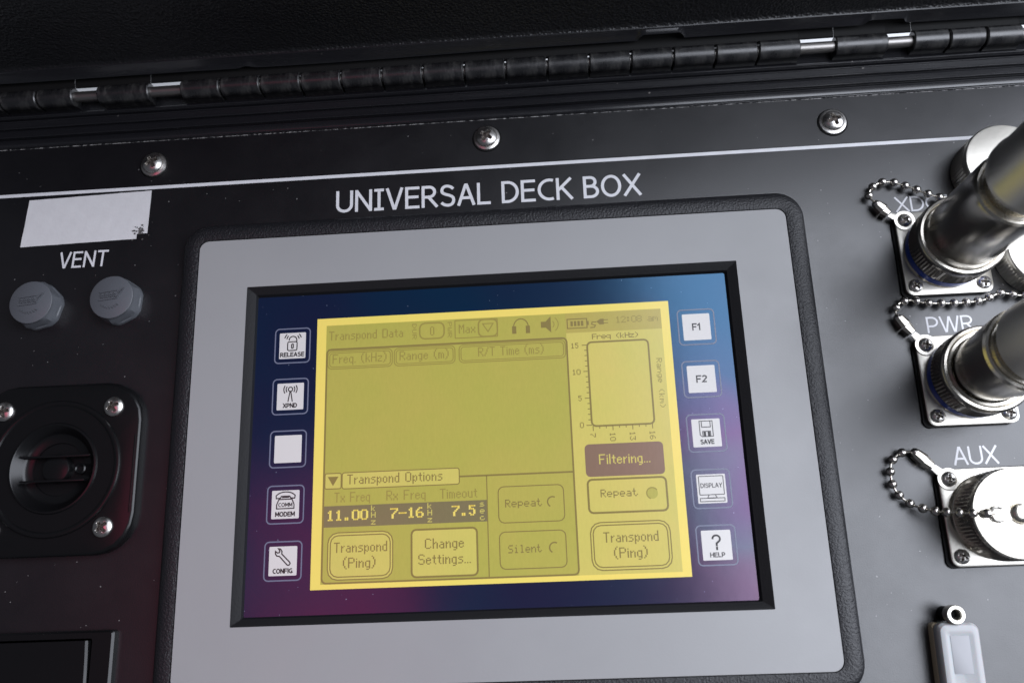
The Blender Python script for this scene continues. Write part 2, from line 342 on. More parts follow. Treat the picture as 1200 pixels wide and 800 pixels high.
# ------------------------------------------------------------------ hinge
HY, HZ, HR = 137.4, 4.6, 3.55
hinge = group_part('hinge', (0, HY, HZ))
GAPS = [(-155.0, -146.0), (-125.5, -114.0), (115.5, 127.5), (146.5, 155.0), (193.5, 206.0)]
obj('hinge_pin', B().add(*(lambda b: (b.v, b.f))(B().tube([(-255, 0, 0), (255, 0, 0)], 2.0, 20))), 'pin', hinge)
def knuckle_mesh(L):
    b = B(); pr = [(-L/2, HR-0.35), (-L/2+0.35, HR), (L/2-0.35, HR), (L/2, HR-0.35)]
    seg = 28; vs = []; fs = []
    for x, r in pr:
        for i in range(seg):
            a = 2*math.pi*i/seg; vs.append((x, r*math.cos(a), r*math.sin(a)))
    for k in range(3):
        for i in range(seg):
            j = (i+1) % seg; fs.append((k*seg+i, k*seg+j, (k+1)*seg+j, (k+1)*seg+i))
    fs += [tuple(range(seg-1, -1, -1)), tuple(range(3*seg, 4*seg))]
    b.add(vs, fs)
    b.box(-L/2+0.1, L/2-0.1, -3.2, 1.5, -4.0, -0.8)        # foot of the barrel in the trough
    return b.mesh('knuckle')
KM = {}
def knuckles(x0, x1):
    n = max(1, round((x1-x0)/15.2)); L = (x1-x0)/n
    key = round(L-0.7, 2)
    if key not in KM: KM[key] = knuckle_mesh(key)
    for i in range(n):
        o = obj('knuckle', KM[key], 'knuckle', hinge, (x0+L*(i+0.5), random.uniform(-.12, .12), random.uniform(-.12, .12)))
        o.rotation_euler.x = random.uniform(-0.1, 0.1)
ed = [-255]+[e for g in GAPS for e in g]+[255]
for a, b_ in zip(ed[::2], ed[1::2]): knuckles(a, b_)

# ------------------------------------------------------------------ lid
lid = group_part('lid')
def notch(x):
    z = 0.35*math.sin(x*0.021)+0.2*math.sin(x*0.05+1)
    for c, wd, h in ((65.5, 8.5, 3.2), (145, 7.5, 2.6)):
        if abs(x-c) < wd: z += h*min(1, (wd-abs(x-c))/1.6)
    z += 1.2*math.exp(-((x+88)/2.2)**2)
    return z
def lipwob(x, j): return (0.0, notch(x)) if j in (0, 1, 2, 3, 4) else (0, 0)
LY = 143.2
obj('lip', extrude_x([(LY+2.6, 9.2), (LY-0.2, 8.4), (LY-0.75, 8.5), (LY-0.85, 8.8), (LY-0.6, 9.15), (LY+0.6, 13.0), (LY+0.8, 13.5), (LY+1.2, 13.6)], -260, 260, 1.0, lipwob), 'case', lid)
obj('inner_wall', extrude_x([(LY+1.21, 13.55), (LY+1.6, 13.8), (LY+2.2, 15), (LY+3.2, 30), (LY+5.5, 60), (LY+8, 90), (LY+11, 130), (LY+16, 200)], -260, 260, 13), 'lid', lid)
obj('outer_wall', extrude_x([(LY+2.6, 9.2), (LY+5.5, 15), (LY+11, 70), (LY+16, 130), (LY+20, 200), (LY+16, 200)], -260, 260, 13), 'case', lid)
for a, b_ in zip(ed[::2], ed[1::2]):
    obj('hinge_leaf', extrude_x([(HY+2.6, HZ+0.5), (HY+3.4, 5.9), (LY+1.2, 6.6), (LY+2.6, 9.3)], a+0.3, b_-0.3, (b_-a-0.6)/max(1, int((b_-a)/6))), 'rubber', lid)

for a, b_ in GAPS: obj('hinge_leaf', extrude_x([(HY+3.1, 5.4), (HY+3.5, 5.85), (LY+1.2, 6.55), (LY+2.55, 9.25)], a-0.3, b_+0.3, 3), 'rubber', lid)

# ------------------------------------------------------------------ screws
def screw_mesh(r=3.3, h=2.3, cw=0.52, cl=2.15, name='screw_head'):
    b = B(); seg, rings = 96, 26; vs = []; fs = []; dd = []
    for k in range(rings+1):
        q = r*k/rings
        for i in range(seg):
            a = 2*math.pi*i/seg; x, y = q*math.cos(a), q*math.sin(a)
            z = h*math.sqrt(max(0, 1-(q/r)**2*0.86))
            ax, ay = abs(x), abs(y)
            d = 0
            wdt = cw+0.25*max(0, 1-q/cl)
            if q < cl and min(ax, ay) < wdt: d = min(1.0, (cl-q)/0.3)*min(1.0, (wdt-min(ax, ay))/0.12)
            vs.append((x, y, z-1.4*d)); dd.append(d)
    for k in range(rings):
        for i in range(seg):
            j = (i+1) % seg
            fs.append((k*seg+i, k*seg+j, (k+1)*seg+j, (k+1)*seg+i))
    o = len(vs)
    vs += [(r*math.cos(2*math.pi*i/seg), r*math.sin(2*math.pi*i/seg), -0.2) for i in range(seg)]
    for i in range(seg):
        j = (i+1) % seg; fs.append((rings*seg+i, rings*seg+j, o+j, o+i))
    b.add(vs, fs); me = b.mesh(name, True, 50); me.materials.append(M['steel']); me.materials.append(M['recess'])
    for p_ in me.polygons:
        if all(i < len(dd) and dd[i] > 0.45 for i in p_.vertices): p_.material_index = 1
    return me
HEAD = screw_mesh()
HEAD_S = screw_mesh(2.25, 1.5, 0.36, 1.5, 'small_screw_head')
HEAD_P = screw_mesh(3.35, 1.7, 0.50, 2.1, 'flat_screw_head')
WASH = B().lathe([(3.0, 0.75), (3.5, 1.05), (4.15, 0.8), (4.3, 0.4), (4.3, 0.25)], 48, cap1=False).mesh('washer')
SEAL = B().lathe([(3.0, 0.3), (4.5, 0.3), (4.7, 0.15), (4.75, 0.0)], 48, cap1=False).mesh('rubber_seal')
for x, y, rz, lab in ((-124.8, 109.9, 0.5, 'steel cross head screw on the panel edge above the silver label'),
                      (0.3, 112.2, 0.95, 'steel cross head screw on the panel edge above the title lettering'),
                      (124.9, 110.0, 0.35, 'steel cross head screw on the panel edge nearest the metal plugs')):
    t = thing('panel_screw', lab, 'screw', (x, y-0.6, 0), rz, 'screws along the top edge of the panel'); t.scale = (1.14, 1.14, 1.0)
    obj('rubber_seal', SEAL, 'rubber', t); obj('washer', WASH, 'steel', t); obj('screw_head', HEAD, 'steel', t, (0, 0, 0.9))

# ------------------------------------------------------------------ aluminium label
lab = thing('foil_label', 'blank silver foil label with one scuffed corner beside the white line', 'label', (-148.5, 89, 0))
def foil():
    b = B(); nx, ny = 24, 10; vs = []; fs = []
    P = [(-172.9, 79.2), (-125.2, 80.0), (-124.9, 98.9), (-171.6, 97.8)]
    for j in range(ny+1):
        for i in range(nx+1):
            u, v_ = i/nx, j/ny
            x = (P[0][0]*(1-u)+P[1][0]*u)*(1-v_)+(P[3][0]*(1-u)+P[2][0]*u)*v_; y = (P[0][1]*(1-u)+P[1][1]*u)*(1-v_)+(P[3][1]*(1-u)+P[2][1]*u)*v_
            vs.append((x+148.5, y-89, 0.12+0.05*math.sin(x*0.4+y*0.7)+0.04*math.sin(x*1.1-y*0.5)))
    for j in range(ny):
        for i in range(nx):
            if j == 0 and i >= nx-2: continue
            fs.append((j*(nx+1)+i, j*(nx+1)+i+1, (j+1)*(nx+1)+i+1, (j+1)*(nx+1)+i))
    return b.add(vs, fs)
obj('foil_sheet', foil(), 'foil', lab)
bl = B()
for k in range(60):
    a = random.uniform(0, 6.28); q = abs(random.gauss(0, 1.5)); x, y = 20.6+q*math.cos(a), -6.2+q*1.2*math.sin(a); r = random.uniform(.15, .5)
    bl.add([(x+r*math.cos(i), y+r*math.sin(i)*random.uniform(.5, 1), 0.24+0.002*k) for i in (0, 1.2, 2.5, 3.8, 5.0)], [(0, 1, 2, 3, 4)])
obj('glue_residue', bl, 'residue', lab, smooth=False)

# ------------------------------------------------------------------ vent plugs
def hexring(r, rc, n=6):
    out = []
    for k in range(6):
        for i in range(n):
            a = math.radians(60*k+60*i/n); h = r*math.cos(math.radians(30))/math.cos(((a+math.pi/6) % (math.pi/3))-math.pi/6+0.0) if False else None
            t = (math.degrees(a) % 60)-30; q = r*math.cos(math.radians(30))/math.cos(math.radians(t)); q = min(q, rc)
            out.append((q*math.cos(a), q*math.sin(a)))
    return out
def make_vent(label, loc, rz):
    t = thing('vent_plug', label, 'vent plug', loc, rz, 'grey vent plugs below the vent lettering')
    R1, RC = 9.0, 8.72
    b = B().loft([(hexring(9.4, 8.6), 0), (hexring(9.4, 8.6), 1.2), (hexring(R1, RC), 1.6), (hexring(R1, RC), 3.4), (hexring(R1-.4, RC-.3), 4.4), (hexring(R1-.5, 8.0), 5.6), (hexring(R1, 7.75), 6.2), (hexring(R1, 7.4), 6.4)], True, True)
    obj('body', b, 'vent', t)
    e = B(); z0, z1 = 6.35, 6.85
    def raised(pts, wd):
        for (ax, ay), (bx_, by_) in zip(pts, pts[1:]):
            d = Vector((bx_-ax, by_-ay)); n = Vector((-d.y, d.x)).normalized()*wd/2
            vs = [(ax+n.x, ay+n.y), (ax-n.x, ay-n.y), (bx_-n.x, by_-n.y), (bx_+n.x, by_+n.y)]
            e.loft([(vs, z0), (vs, z1)])
    c, s_ = math.cos(-rz+0.06), math.sin(-rz+0.06)
    def rot(P): return [(x*c-y*s_, x*s_+y*c) for x, y in P]
    raised(rot([(-4.0, 2.0), (2.2, 2.2)]), .28); raised(rot([(-4.2, -0.9), (2.2, -0.7), (5.0, 2.9)]), .3); raised(rot([(2.6, 1.3), (4.4, 2.7)]), .25)
    for k in range(4):
        x = -3.4+k*1.5
        raised(rot([(x, -.1), (x, 1.4)]), .3); raised(rot([(x, 1.4), (x+.8, .7)]), .3); raised(rot([(x, .6), (x+.9, -.1)]), .3)
    for k in range(7):
        a = math.radians(228+k*13); raised(rot([(4.6*math.cos(a), 4.6*math.sin(a)+.4), (4.0*math.cos(a), 4.0*math.sin(a)+.4)]), .35)
    obj('embossed_mark', e, 'vent', t)
make_vent('grey hexagonal vent plug nearest the photo edge under the vent lettering', (-162.2, 55.4, 0), 0.25)
make_vent('grey hexagonal vent plug nearest the display under the vent lettering', (-133.0, 55.7, 0), 0.45)

# ------------------------------------------------------------------ round port
port = thing('round_port', 'black round port with recessed grip on a chamfered flange', 'port', (-148.6, -3.2, 0))
def flange(o, h): return [(p[0], p[1]) for p in cham(h-o, 13.0)]
def cham(h, c, n=5):
    out = []
    for cx, cy, a0 in ((1, 1, 0), (-1, 1, 90), (-1, -1, 180), (1, -1, 270)):
        for i in range(n+1):
            a = math.radians(a0+90*i/n); out.append((cx*(h-c)+c*math.cos(a)*1.0, cy*(h-c)+c*math.sin(a)*1.0))
    return out
hole = [(21.6*math.cos(2*math.pi*(i+.5)/24-0.0), 21.6*math.sin(2*math.pi*(i+.5)/24)) for i in range(24)]
obj('flange', B().loft([(flange(0, 28.8), 0), (flange(0, 28.8), 3.0), (flange(.3, 28.8), 3.5), (flange(1.0, 28.8), 3.8), (hole, 3.8), (hole, 3.0)], True, False), 'port', port)
obj('ring', B().lathe([(23.0, 3.6), (23.0, 4.3), (22.7, 4.7), (22.0, 4.9), (21.4, 4.7), (21.0, 4.3), (15.4, 4.3), (15.0, 4.9), (14.5, 5.0), (14.1, 4.7), (12.2, 1.9), (11.4, 1.2), (9.0, 0.9), (8.8, 0.4), (0.01, 0.4)], 96, cap1=True), 'port', port)
obj('grip_fin', B().box(-11.6, 12.4, 3.6, 4.3, 0.6, 4.6, 0.12), 'port', port)
obj('grip_fin', B().box(-11.0, 11.2, -4.6, -3.9, 0.6, 4.6, 0.12), 'port', port)
obj('centre_button', B().lathe([(4.9, 0.5), (4.9, 2.2), (4.5, 2.8), (3.6, 3.1), (0.4, 3.15)], 40), 'port', port)
obj('locking_pin', B().lathe([(1.9, 0.5), (1.9, 2.0), (1.5, 2.3), (1.1, 2.0), (0.9, 1.4), (0.1, 1.4)], 32, (8.1, -0.2, 0)), 'port', port)
for x, y, rz in ((19.0, 20.1, .5), (-19.6, 20.1, .2), (18.9, -20.0, .7), (-19.6, -20.0, .1)):
    obj('screw', HEAD_P, 'steel', port, (x, y, 3.75), rz)
obj('edge_highlight_rib', B().box(27.0, 27.5, -15.5, 10.5, 3.6, 3.95, 0.1), 'port', port)  # rib added to give the flange edge its thin highlight

# ------------------------------------------------------------------ rocker switch
sw = thing('rocker_switch', 'glossy black rectangular rocker switch in the lower corner of the panel', 'switch', (-150, -72, 0))
obj('switch_frame', B().loft([(rr(-30, 26.5, -22, 16.5, 1.2), 0), (rr(-30, 26.5, -22, 16.5, 1.2), 2.0), (rr(-29.4, 25.8, -21.4, 15.9, 1.0), 2.6), (rr(-24, 19.6, -18, 14.2, 0.8), 2.6), (rr(-23.8, 19.4, -17.8, 14.0, 0.8), 0.6)], True, False), 'port', sw)
rk = B(); n = 10; vs = []; fs = []
for i in range(n+1):
    y = -17.4+(13.6+17.4)*i/n; z = 2.9+1.3*math.cos((y+2)/18*1.6)*-1+1.6
    for x in (-23.4, -22.8, 18.2, 18.9): vs.append((x, y, z-(0.5 if x in (-23.4, 18.9) else 0)))
for i in range(n):
    for k in range(3): fs.append((i*4+k, i*4+k+1, i*4+k+5, i*4+k+4))
o_ = len(vs); vs += [(-23.4, 13.6, 0.5), (18.9, 13.6, 0.5), (18.9, -17.4, 0.5)]
fs += [(n*4, n*4+1, n*4+2, n*4+3, o_+1, o_), tuple([i*4+3 for i in range(n+1)]+[o_+1, o_+2])]
obj('rocker', rk.add(vs, fs), 'port', sw)

# ------------------------------------------------------------------ display unit
disp = thing('display_unit', 'display with grey faceplate in a black bezel showing a yellow screen', 'display')
OX0, OX1, OY0, OY1 = -85.3, 84.5, -55.9, 57.4
PX0, PX1, PY0, PY1 = -103.3, 103.0, -74.2, 75.5
def ring4(x0, x1, y0, y1, r, o, z): return (rr(x0+o, x1-o, y0+o, y1-o, max(0.2, r-o), 8), z)
bz = (-109.9, 109.7, -81.0, 82.3)
obj('bezel', B().loft([ring4(*bz, 9.5, 0, 0), ring4(*bz, 9.5, 0.15, 2.4), ring4(*bz, 9.5, .6, 3.4), ring4(*bz, 9.5, 1.5, 4.1), ring4(*bz, 9.5, 3.0, 4.5), ring4(*bz, 9.5, 5.2, 4.5),
                       (rr(PX0-.25, PX1+.25, PY0-.25, PY1+.25, 3.6, 8), 4.25), (rr(PX0-.22, PX1+.22, PY0-.22, PY1+.22, 3.6, 8), 3.4)], False, False), 'bezel', disp)
obj('faceplate', B().loft([(rr(PX0, PX1, PY0, PY1, 3.4, 8), 3.4), (rr(PX0, PX1, PY0, PY1, 3.4, 8), 4.05), (rr(PX0+.12, PX1-.12, PY0+.12, PY1-.12, 3.3, 8), 4.15),
                           (rr(OX0, OX1, OY0, OY1, 0.3, 8), 4.15), (rr(OX0, OX1, OY0, OY1, 0.3, 8), 3.6)], False, False), 'plate', disp)
obj('inner_rim', B().loft([(rr(OX0+.03, OX1-.03, OY0+.03, OY1-.03, 0.3, 8), 4.05), (rr(OX0+.5, OX1-.5, OY0+.5, OY1-.5, 0.3, 8), 3.9), (rr(OX0+2.6, OX1-2.6, OY0+1.9, OY1-2.2, 0.3, 8), 3.0),
                           (rr(OX0+3.0, OX1-3.2, OY0+2.3, OY1-2.7, 0.4, 8), 2.8), (rr(OX0+3.4, OX1-4.0, OY0+2.8, OY1-3.4, 0.6, 8), 1.4)], False, False), 'rim', disp)
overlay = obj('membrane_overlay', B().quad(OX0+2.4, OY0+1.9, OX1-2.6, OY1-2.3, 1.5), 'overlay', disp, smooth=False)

# --- liquid crystal screen, 320 x 240 dots of 0.36 mm
DX, DY, DP = -57.3, 42.5, 0.36
lcdp = obj('lcd_screen', B().box(-60.6, 60.7, -45.5, 45.1, 1.45, 1.56), 'lcd_border', disp, smooth=False)
ZL = [1.572]
def zt(k): return 1.56+0.012*k
def drect(b, x0, y0, x1, y1, k): return b.quad(DX+x0*DP, DY-y1*DP, DX+x1*DP, DY-y0*DP, zt(k))
def dline(b, pts, wd, k, closed=False): return b.stroke([(DX+x*DP, DY-y*DP) for x, y in pts], wd*DP, zt(k), closed)
def dpoly(b, pts, k):
    P = [(DX+x*DP, DY-y*DP, zt(k)) for x, y in pts]; return b.add(P, [tuple(range(len(P)))])
def drr(x0, y0, x1, y1, r, n=3): return [(x, y) for x, y in rr(x0, x1, y0, y1, r, n)]
def ui(name, b, material): return obj(name, b, material, lcdp, smooth=False)
ui('status_strip', drect(B(), 0, 0, 230, 19.5, 1), 'lcd_mid'); ui('status_strip', drect(B(), 230, 0, 320, 19.5, 1), 'lcd_status')
ui('main_field', drect(B(), 0, 19.5, 230, 240, 1), 'lcd_mid'); ui('side_field', drect(B(), 230, 19.5, 320, 240, 1), 'lcd_light')

FB = {  # proportional screen letters, cap height 9, x-height 6
'T': '#####/..#../..#../..#../..#../..#../..#../..#../..#..', 'D': '####./#...#/#...#/#...#/#...#/#...#/#...#/#...#/####.', 'O': '.###./#...#/#...#/#...#/#...#/#...#/#...#/#...#/.###.',
'F': '#####/#..../#..../#..../####./#..../#..../#..../#....', 'H': '#...#/#...#/#...#/#...#/#####/#...#/#...#/#...#/#...#', 'R': '####./#...#/#...#/#...#/####./#.#../#..#./#...#/#...#',
'P': '####./#...#/#...#/#...#/####./#..../#..../#..../#....', 'C': '.###./#...#/#..../#..../#..../#..../#..../#...#/.###.', 'S': '.###./#...#/#..../#..../.###./....#/....#/#...#/.###.',
'M': '#...#/##.##/##.##/#.#.#/#.#.#/#...#/#...#/#...#/#...#', '0': '.##./#..#/#..#/#..#/#..#/#..#/#..#/#..#/.##.', '/': '...#/...#/..#./..#./..#./.#../.#../#.../#...',
'a': '.##./...#/.###/#..#/#..#/.###', 'r': '#.#/##./#../#../#../#..', 'n': '#.#./##.#/#..#/#..#/#..#/#..#', 's': '.###/#.../.##./...#/...#/###.', 'o': '.##./#..#/#..#/#..#/#..#/.##.',
'p': 'v#.#./##.#/#..#/#..#/##.#/#.#./#.../#...', 'q': 'v.###/#..#/#..#/#..#/#..#/.###/...#/...#', 'g': 'v.###/#..#/#..#/#..#/#..#/.###/...#/.##.', 'd': '...#/...#/...#/.###/#..#/#..#/#..#/#..#/.###',
't': '.#./.#./###/.#./.#./.#./.#./..#', 'i': '#/./#/#/#/#/#/#', 'l': '#/#/#/#/#/#/#/#/#', 'e': '.##./#..#/####/#.../#..#/.##.', 'k': '#.../#.../#.../#..#/#.#./##../#.#./#..#/#..#',
'z': '####/...#/..#./.#../#.../####', 'm': '##.#./#.#.#/#.#.#/#.#.#/#.#.#/#.#.#', 'x': '#..#/#..#/.##./.##./#..#/#..#', 'u': '#..#/#..#/#..#/#..#/#..#/.###', 'h': '#.../#.../#.../#.#./##.#/#..#/#..#/#..#/#..#',
'(': 'c..#/.#./.#./#../#../#../#../#../.#./.#./..#', ')': 'c#../.#./.#./..#/..#/..#/..#/..#/.#./.#./#..', '.': '#', ' ': '...'}
F5 = dict(zip('0123567 8:-.()FHRSPDUWacehgiklmnpqrstzE'.replace(' ', ''), [bytes.fromhex(h) for h in
 '3E4141413E 00427F4000 4261514946 2141454B31 2745453900 3C4A494930 0171090503 3649494936 0036360000 0808080808 0060600000 001C224100 0041221C00 7F09090901 7F0808087F 7F09192946 4649494931 7F09090906 7F4141221C 3F4040403F 3F4038403F 2054545478 3844444420 3854545418 7F08040478 18A4A4A47C 00447D4000 7F10284400 00417F4000 7C04180478 7C08040478 FC24242418 18242424FC 7C08040408 4854545420 043F444020 4464544C44 7F49494941'.split()]))
def ptext(s, x, base, material, k=3, width=None, name='screen_text'):
    b = B(); cx = 0; cells = []
    for ch in s:
        g = FB[ch]; top = 9
        if g[0] == 'v': rows = g[1:].split('/'); start = 3
        elif g[0] == 'c': rows = g[1:].split('/'); start = -1
        else: rows = g.split('/'); start = 9-len(rows)
        if ch == ' ': cx += 4; continue
        for r, row in enumerate(rows):
            i = 0
            while i < len(row):
                if row[i] == '#':
                    j = i
                    while j < len(row) and row[j] == '#': j += 1
                    cells.append((cx+i, start+r, cx+j)); i = j
                else: i += 1
        cx += len(rows[0])+1
    kx = width/(cx-1) if width else 1
    for x0, y, x1 in cells: drect(b, x+x0*kx, base-9+y, x+x1*kx, base-9+y+1, k)
    return ui(name, b, material)
def stext(s, x, y, material, k=3, sx=1.0, sy=1.0, rot=False, step=6, name='screen_text', bold=0.0):
    b = B()
    for n, ch in enumerate(s):
        if ch == ' ': continue
        for c, col in enumerate(F5[ch]):
            r = 0
            while r < 8:
                if col >> r & 1:
                    q = r
                    while q < 8 and col >> q & 1: q += 1
                    a0, a1, b0, b1 = (n*step+c)*sx, (n*step+c+1+bold)*sx, r*sy, q*sy
                    if rot: drect(b, x-b1, y+a0, x-b0, y+a1, k)
                    else: drect(b, x+a0, y+b0, x+a1, y+b1, k)
                    r = q
                else: r += 1
    return ui(name, b, material)
def frame(x0, y0, x1, y1, r, wd, material='lcd_dot', k=3, name='button_outline'):
    return ui(name, dline(B(), drr(x0, y0, x1, y1, r), wd, k, True), material)
def fill(x0, y0, x1, y1, r, material, k=2, name='button_face'): return ui(name, dpoly(B(), drr(x0, y0, x1, y1, r), k), material)
# status strip
ptext('Transpond Data', 2.5, 15, 'lcd_soft', width=72)
stext('DUR', 87.5, 2.5, 'lcd_soft', sx=.9, sy=.6, rot=True); frame(90.5, 2.5, 114, 18, 5, 1.4, 'lcd_soft'); ptext('0', 100.5, 15, 'lcd_soft')
stext('PWR', 121.5, 2.5, 'lcd_soft', sx=.9, sy=.6, rot=True)
frame(124.5, 1.5, 165, 19, .6, 1, 'lcd_soft'); ptext('Max', 128, 14.5, 'lcd_soft', width=16); frame(147, 1.8, 165, 18.6, 4.5, 1.5, 'lcd_soft'); ui('drop_arrow', dline(B(), [(151, 6), (161, 6), (156, 14)], 1, 3, True), 'lcd_soft')
b = B(); dline(b, [(x, y) for x, y in arc(187.5, 11, 7, 180, 360, 12, 8)], 1, 3); drect(b, 179, 10, 183, 17.5, 3); drect(b, 192, 10, 196, 17.5, 3); ui('headphone_icon', b, 'lcd_dot')
b = B(); drect(b, 206.5, 7, 211, 13, 3); dpoly(b, [(211, 7), (216, 2), (216, 18), (211, 13)], 3); ui('speaker_icon', b, 'lcd_dot')
b = B(); dline(b, [(x, y) for x, y in arc(215, 10, 4, -50, 50, 8)], .8, 3); dline(b, [(x, y) for x, y in arc(215, 10, 8, -52, 52, 8)], .8, 3); ui('sound_waves', b, 'lcd_soft')
b = B(); dline(b, [(231.5, 6), (250, 6), (250, 15), (231.5, 15)], 1, 3, True); [drect(b, 234.5+k*3.3, 8, 236.8+k*3.3, 13, 3) for k in range(4)]; drect(b, 250, 8.5, 251.8, 12.5, 3); ui('battery_icon', b, 'lcd_dot')
b = B(); dpoly(b, [(259, 9.5), (263, 7), (266, 7), (266, 12.5), (262, 12.5)], 3); drect(b, 266, 7.8, 270, 8.6, 3); drect(b, 266, 10.8, 270, 11.6, 3); dline(b, [(259, 9.8), (255, 9.8), (254.5, 12), (258, 13), (257, 15), (253, 15.2)], 1, 3); ui('power_plug_icon', b, 'lcd_dot')
stext('12:08 am', 277, 5.5, 'lcd_soft', sx=.98, sy=.92, step=5.1)
# table header
frame(1, 24, 230, 239.2, 4, 1.6, name='field_outline'); ui('header_rule', drect(B(), 2, 23.4, 228, 25.2, 3), 'lcd_soft')
for x0, x1, s, tx, wd in ((2, 64, 'Freq. (kHz)', 6.5, 52), (66, 124, 'Range (m)', 71, 47), (128, 228.5, 'R/T Time (ms)', 146, 62)):
    frame(x0, 26, x1, 43.2, 4, .9, 'lcd_soft', name='header_outline'); frame(x0+1.8, 27.8, x1-1.8, 41.4, 3, .8, 'lcd_soft', name='header_outline'); ptext(s, tx, 38, 'lcd_soft', width=wd)
# graph
stext('Freq (kHz)', 254, 21.5, 'lcd_dot', sx=.88, sy=.75, step=5); frame(249, 29.5, 306, 109, 4, 1.7, name='graph_outline')
b = B()
for k in range(16):
    y = 32+k*5.07; drect(b, 244 if k % 5 == 0 else 246, y-.4, 249, y+.4, 3)
for k in range(10):
    x = 250+k*6; drect(b, x-.4, 109, x+.4, 113.5 if k % 3 == 0 else 111.5, 3)
ui('graph_ticks', b, 'lcd_dot')
for s, x, y in (('15', 233.5, 29.5), ('10', 233.5, 55), ('5', 238, 80), ('0', 238, 105)): stext(s, x, y, 'lcd_dot', sx=.75, sy=.75, step=5.6)
for s, x in (('7', 252), ('10', 270), ('13', 288), ('16', 306)): stext(s, x, 115.5, 'lcd_dot', sx=.75, sy=.75, rot=True, step=5.6)
stext('Range (km)', 317.5, 48, 'lcd_soft', sx=.84, sy=.75, rot=True, step=5.7)
# side buttons
fill(241, 125.5, 312, 155, 4, 'lcd_block'); ptext('Filtering...', 253.5, 144, 'lcd_light', width=46)
fill(242, 157.5, 312, 187, 4, 'lcd_light'); frame(242, 157.5, 312, 187, 4, 1.8); stext('Repeat', 253, 166.5, 'lcd_dot', sx=.95, sy=1); ui('lamp_dot', dpoly(B(), arc(299, 171.5, 5, 0, 342, 18), 3), 'lcd_mid'); ui('lamp_ring', dline(B(), arc(299, 171.5, 5, 110, 330, 14), 1.0, 4), 'lcd_soft')
def ping(x0, x1, tx, tx2):
    fill(x0, 195.5, x1, 236.5, 9, 'lcd_light'); frame(x0, 195.5, x1, 236.5, 9, 1.0); frame(x0+2.3, 198, x1-2.3, 234, 7, 1.0); ptext('Transpond', tx, 213, 'lcd_dot', k=4, width=48.5); ptext('(Ping)', tx2, 226.5, 'lcd_dot', k=4, width=29.5)
ping(242, 312, 253, 261.5); ping(6, 65, 11.5, 20)
fill(82, 195.5, 141, 236.5, 4, 'lcd_light'); frame(82, 195.5, 141, 236.5, 4, 1.7); ptext('Change', 94, 212.5, 'lcd_dot', k=4, width=35); ptext('Settings...', 88, 226, 'lcd_dot', k=4, width=47)
# options row
ui('options_rule', drect(B(), 126, 148.8, 229.5, 150.4, 3), 'lcd_dot'); ui('options_divider', drect(B(), 150.5, 150, 151.4, 239, 3), 'lcd_dot')
fill(2, 142, 17, 156, 1.5, 'lcd_light'); frame(2, 142, 17, 156, 1.5, .9); ui('drop_arrow', dpoly(B(), [(4.5, 145), (14.5, 145), (9.5, 153.5)], 3), 'lcd_dot')
fill(18, 141.8, 126, 156.4, 2, 'lcd_light'); frame(18, 141.8, 126, 156.4, 2, .9); ptext('Transpond Options', 22.5, 152.5, 'lcd_dot', width=88)
ptext('Tx Freq', 11, 168.5, 'lcd_soft', width=33); ptext('Rx Freq', 59, 168.5, 'lcd_soft', width=36); ptext('Timeout', 108, 169, 'lcd_soft', width=34)
ui('value_bar', drect(B(), 1.5, 171.5, 150.5, 190.5, 2), 'lcd_bar')
for s, x in (('11.00', 4), ('7-16', 62.5), ('7.5', 118.5)): stext(s, x, 175.5, 'lcd_border', sx=1.32, sy=1.32, step=5.9, bold=.5)
for s, x in (('kHz', 45), ('kHz', 96.5), ('sec', 144)):
    for i, ch in enumerate(s): stext(ch, x, 172.2+i*6, 'lcd_light', sx=.85, sy=.72)
# repeat and silent
for y, s, tx in ((160.5, 'Repeat', 167), (200.5, 'Silent', 168.5)):
    frame(161, y, 220, y+32, 5, .9); stext(s, tx, y+11.5, 'lcd_dot', sx=.95 if s == 'Repeat' else .85, sy=1); ui('lamp_ring', dline(B(), arc(209.7, y+15, 4.5, 120, 300, 12), 1.2, 3), 'lcd_dot')

# --- membrane keys
def key(x, y):
    k = obj('key', B().loft([(rr(-4.6, 4.6, -4.6, 4.6, .3, 3), 0), (rr(-4.6, 4.6, -4.6, 4.6, .3, 3), .05)], False), 'key_face', disp, (x, y, 1.5), smooth=False)
    obj('key_outline', B().stroke(rr(-6.1, 6.1, -6.1, 6.1, 1.4, 6), .42, .04, True), 'key_line', k, smooth=False)
    return k
ZI = 0.07
def icon(k, strokes, wd=.36, polys=()):
    b = B()
    for i, (pts, cl) in enumerate(strokes): b.stroke(pts, wd, ZI+.003*(i % 5), cl)
    for P in polys: b.add([(x, y, ZI+.02) for x, y in P], [tuple(range(len(P)))])
    return obj('key_icon', b, 'ink', k, smooth=False)
def cap(k, s, y, wd, h=1.6, wt=.33): return text('key_caption', s.replace('I', 'i'), 0, y, wd, h, ZI+.01, 'ink', k, wt=wt, center=True, gap=.26)
KL = [(-69.15, 36.0), (-69.3, 18.1), (-69.45, 0.2), (-69.65, -18.1), (-69.8, -36.1)]
KR = [(69.5, 35.4), (69.5, 17.4), (69.4, -.6), (69.3, -18.6), (69.2, -36.2)]
k = key(*KL[0]); icon(k, [(rr(-1.7, 1.6, -1.7, 1.4, .5, 3), True), ([(-1.15, 1.9)]+arc(.1, 2.0, 1.35, 170, 0, 10)+[(1.45, 1.4)], False), (rr(-.3, .3, -.9, .6, .25, 3), True),
      (arc(.1, 2, 2.2, 135, 170, 5), False), (arc(.1, 2, 3.0, 135, 165, 5), False), (arc(.1, 2, 2.2, 45, 10, 5), False), (arc(.1, 2, 3.0, 45, 15, 5), False)]); cap(k, 'RELEASE', -3.95, 8.5)
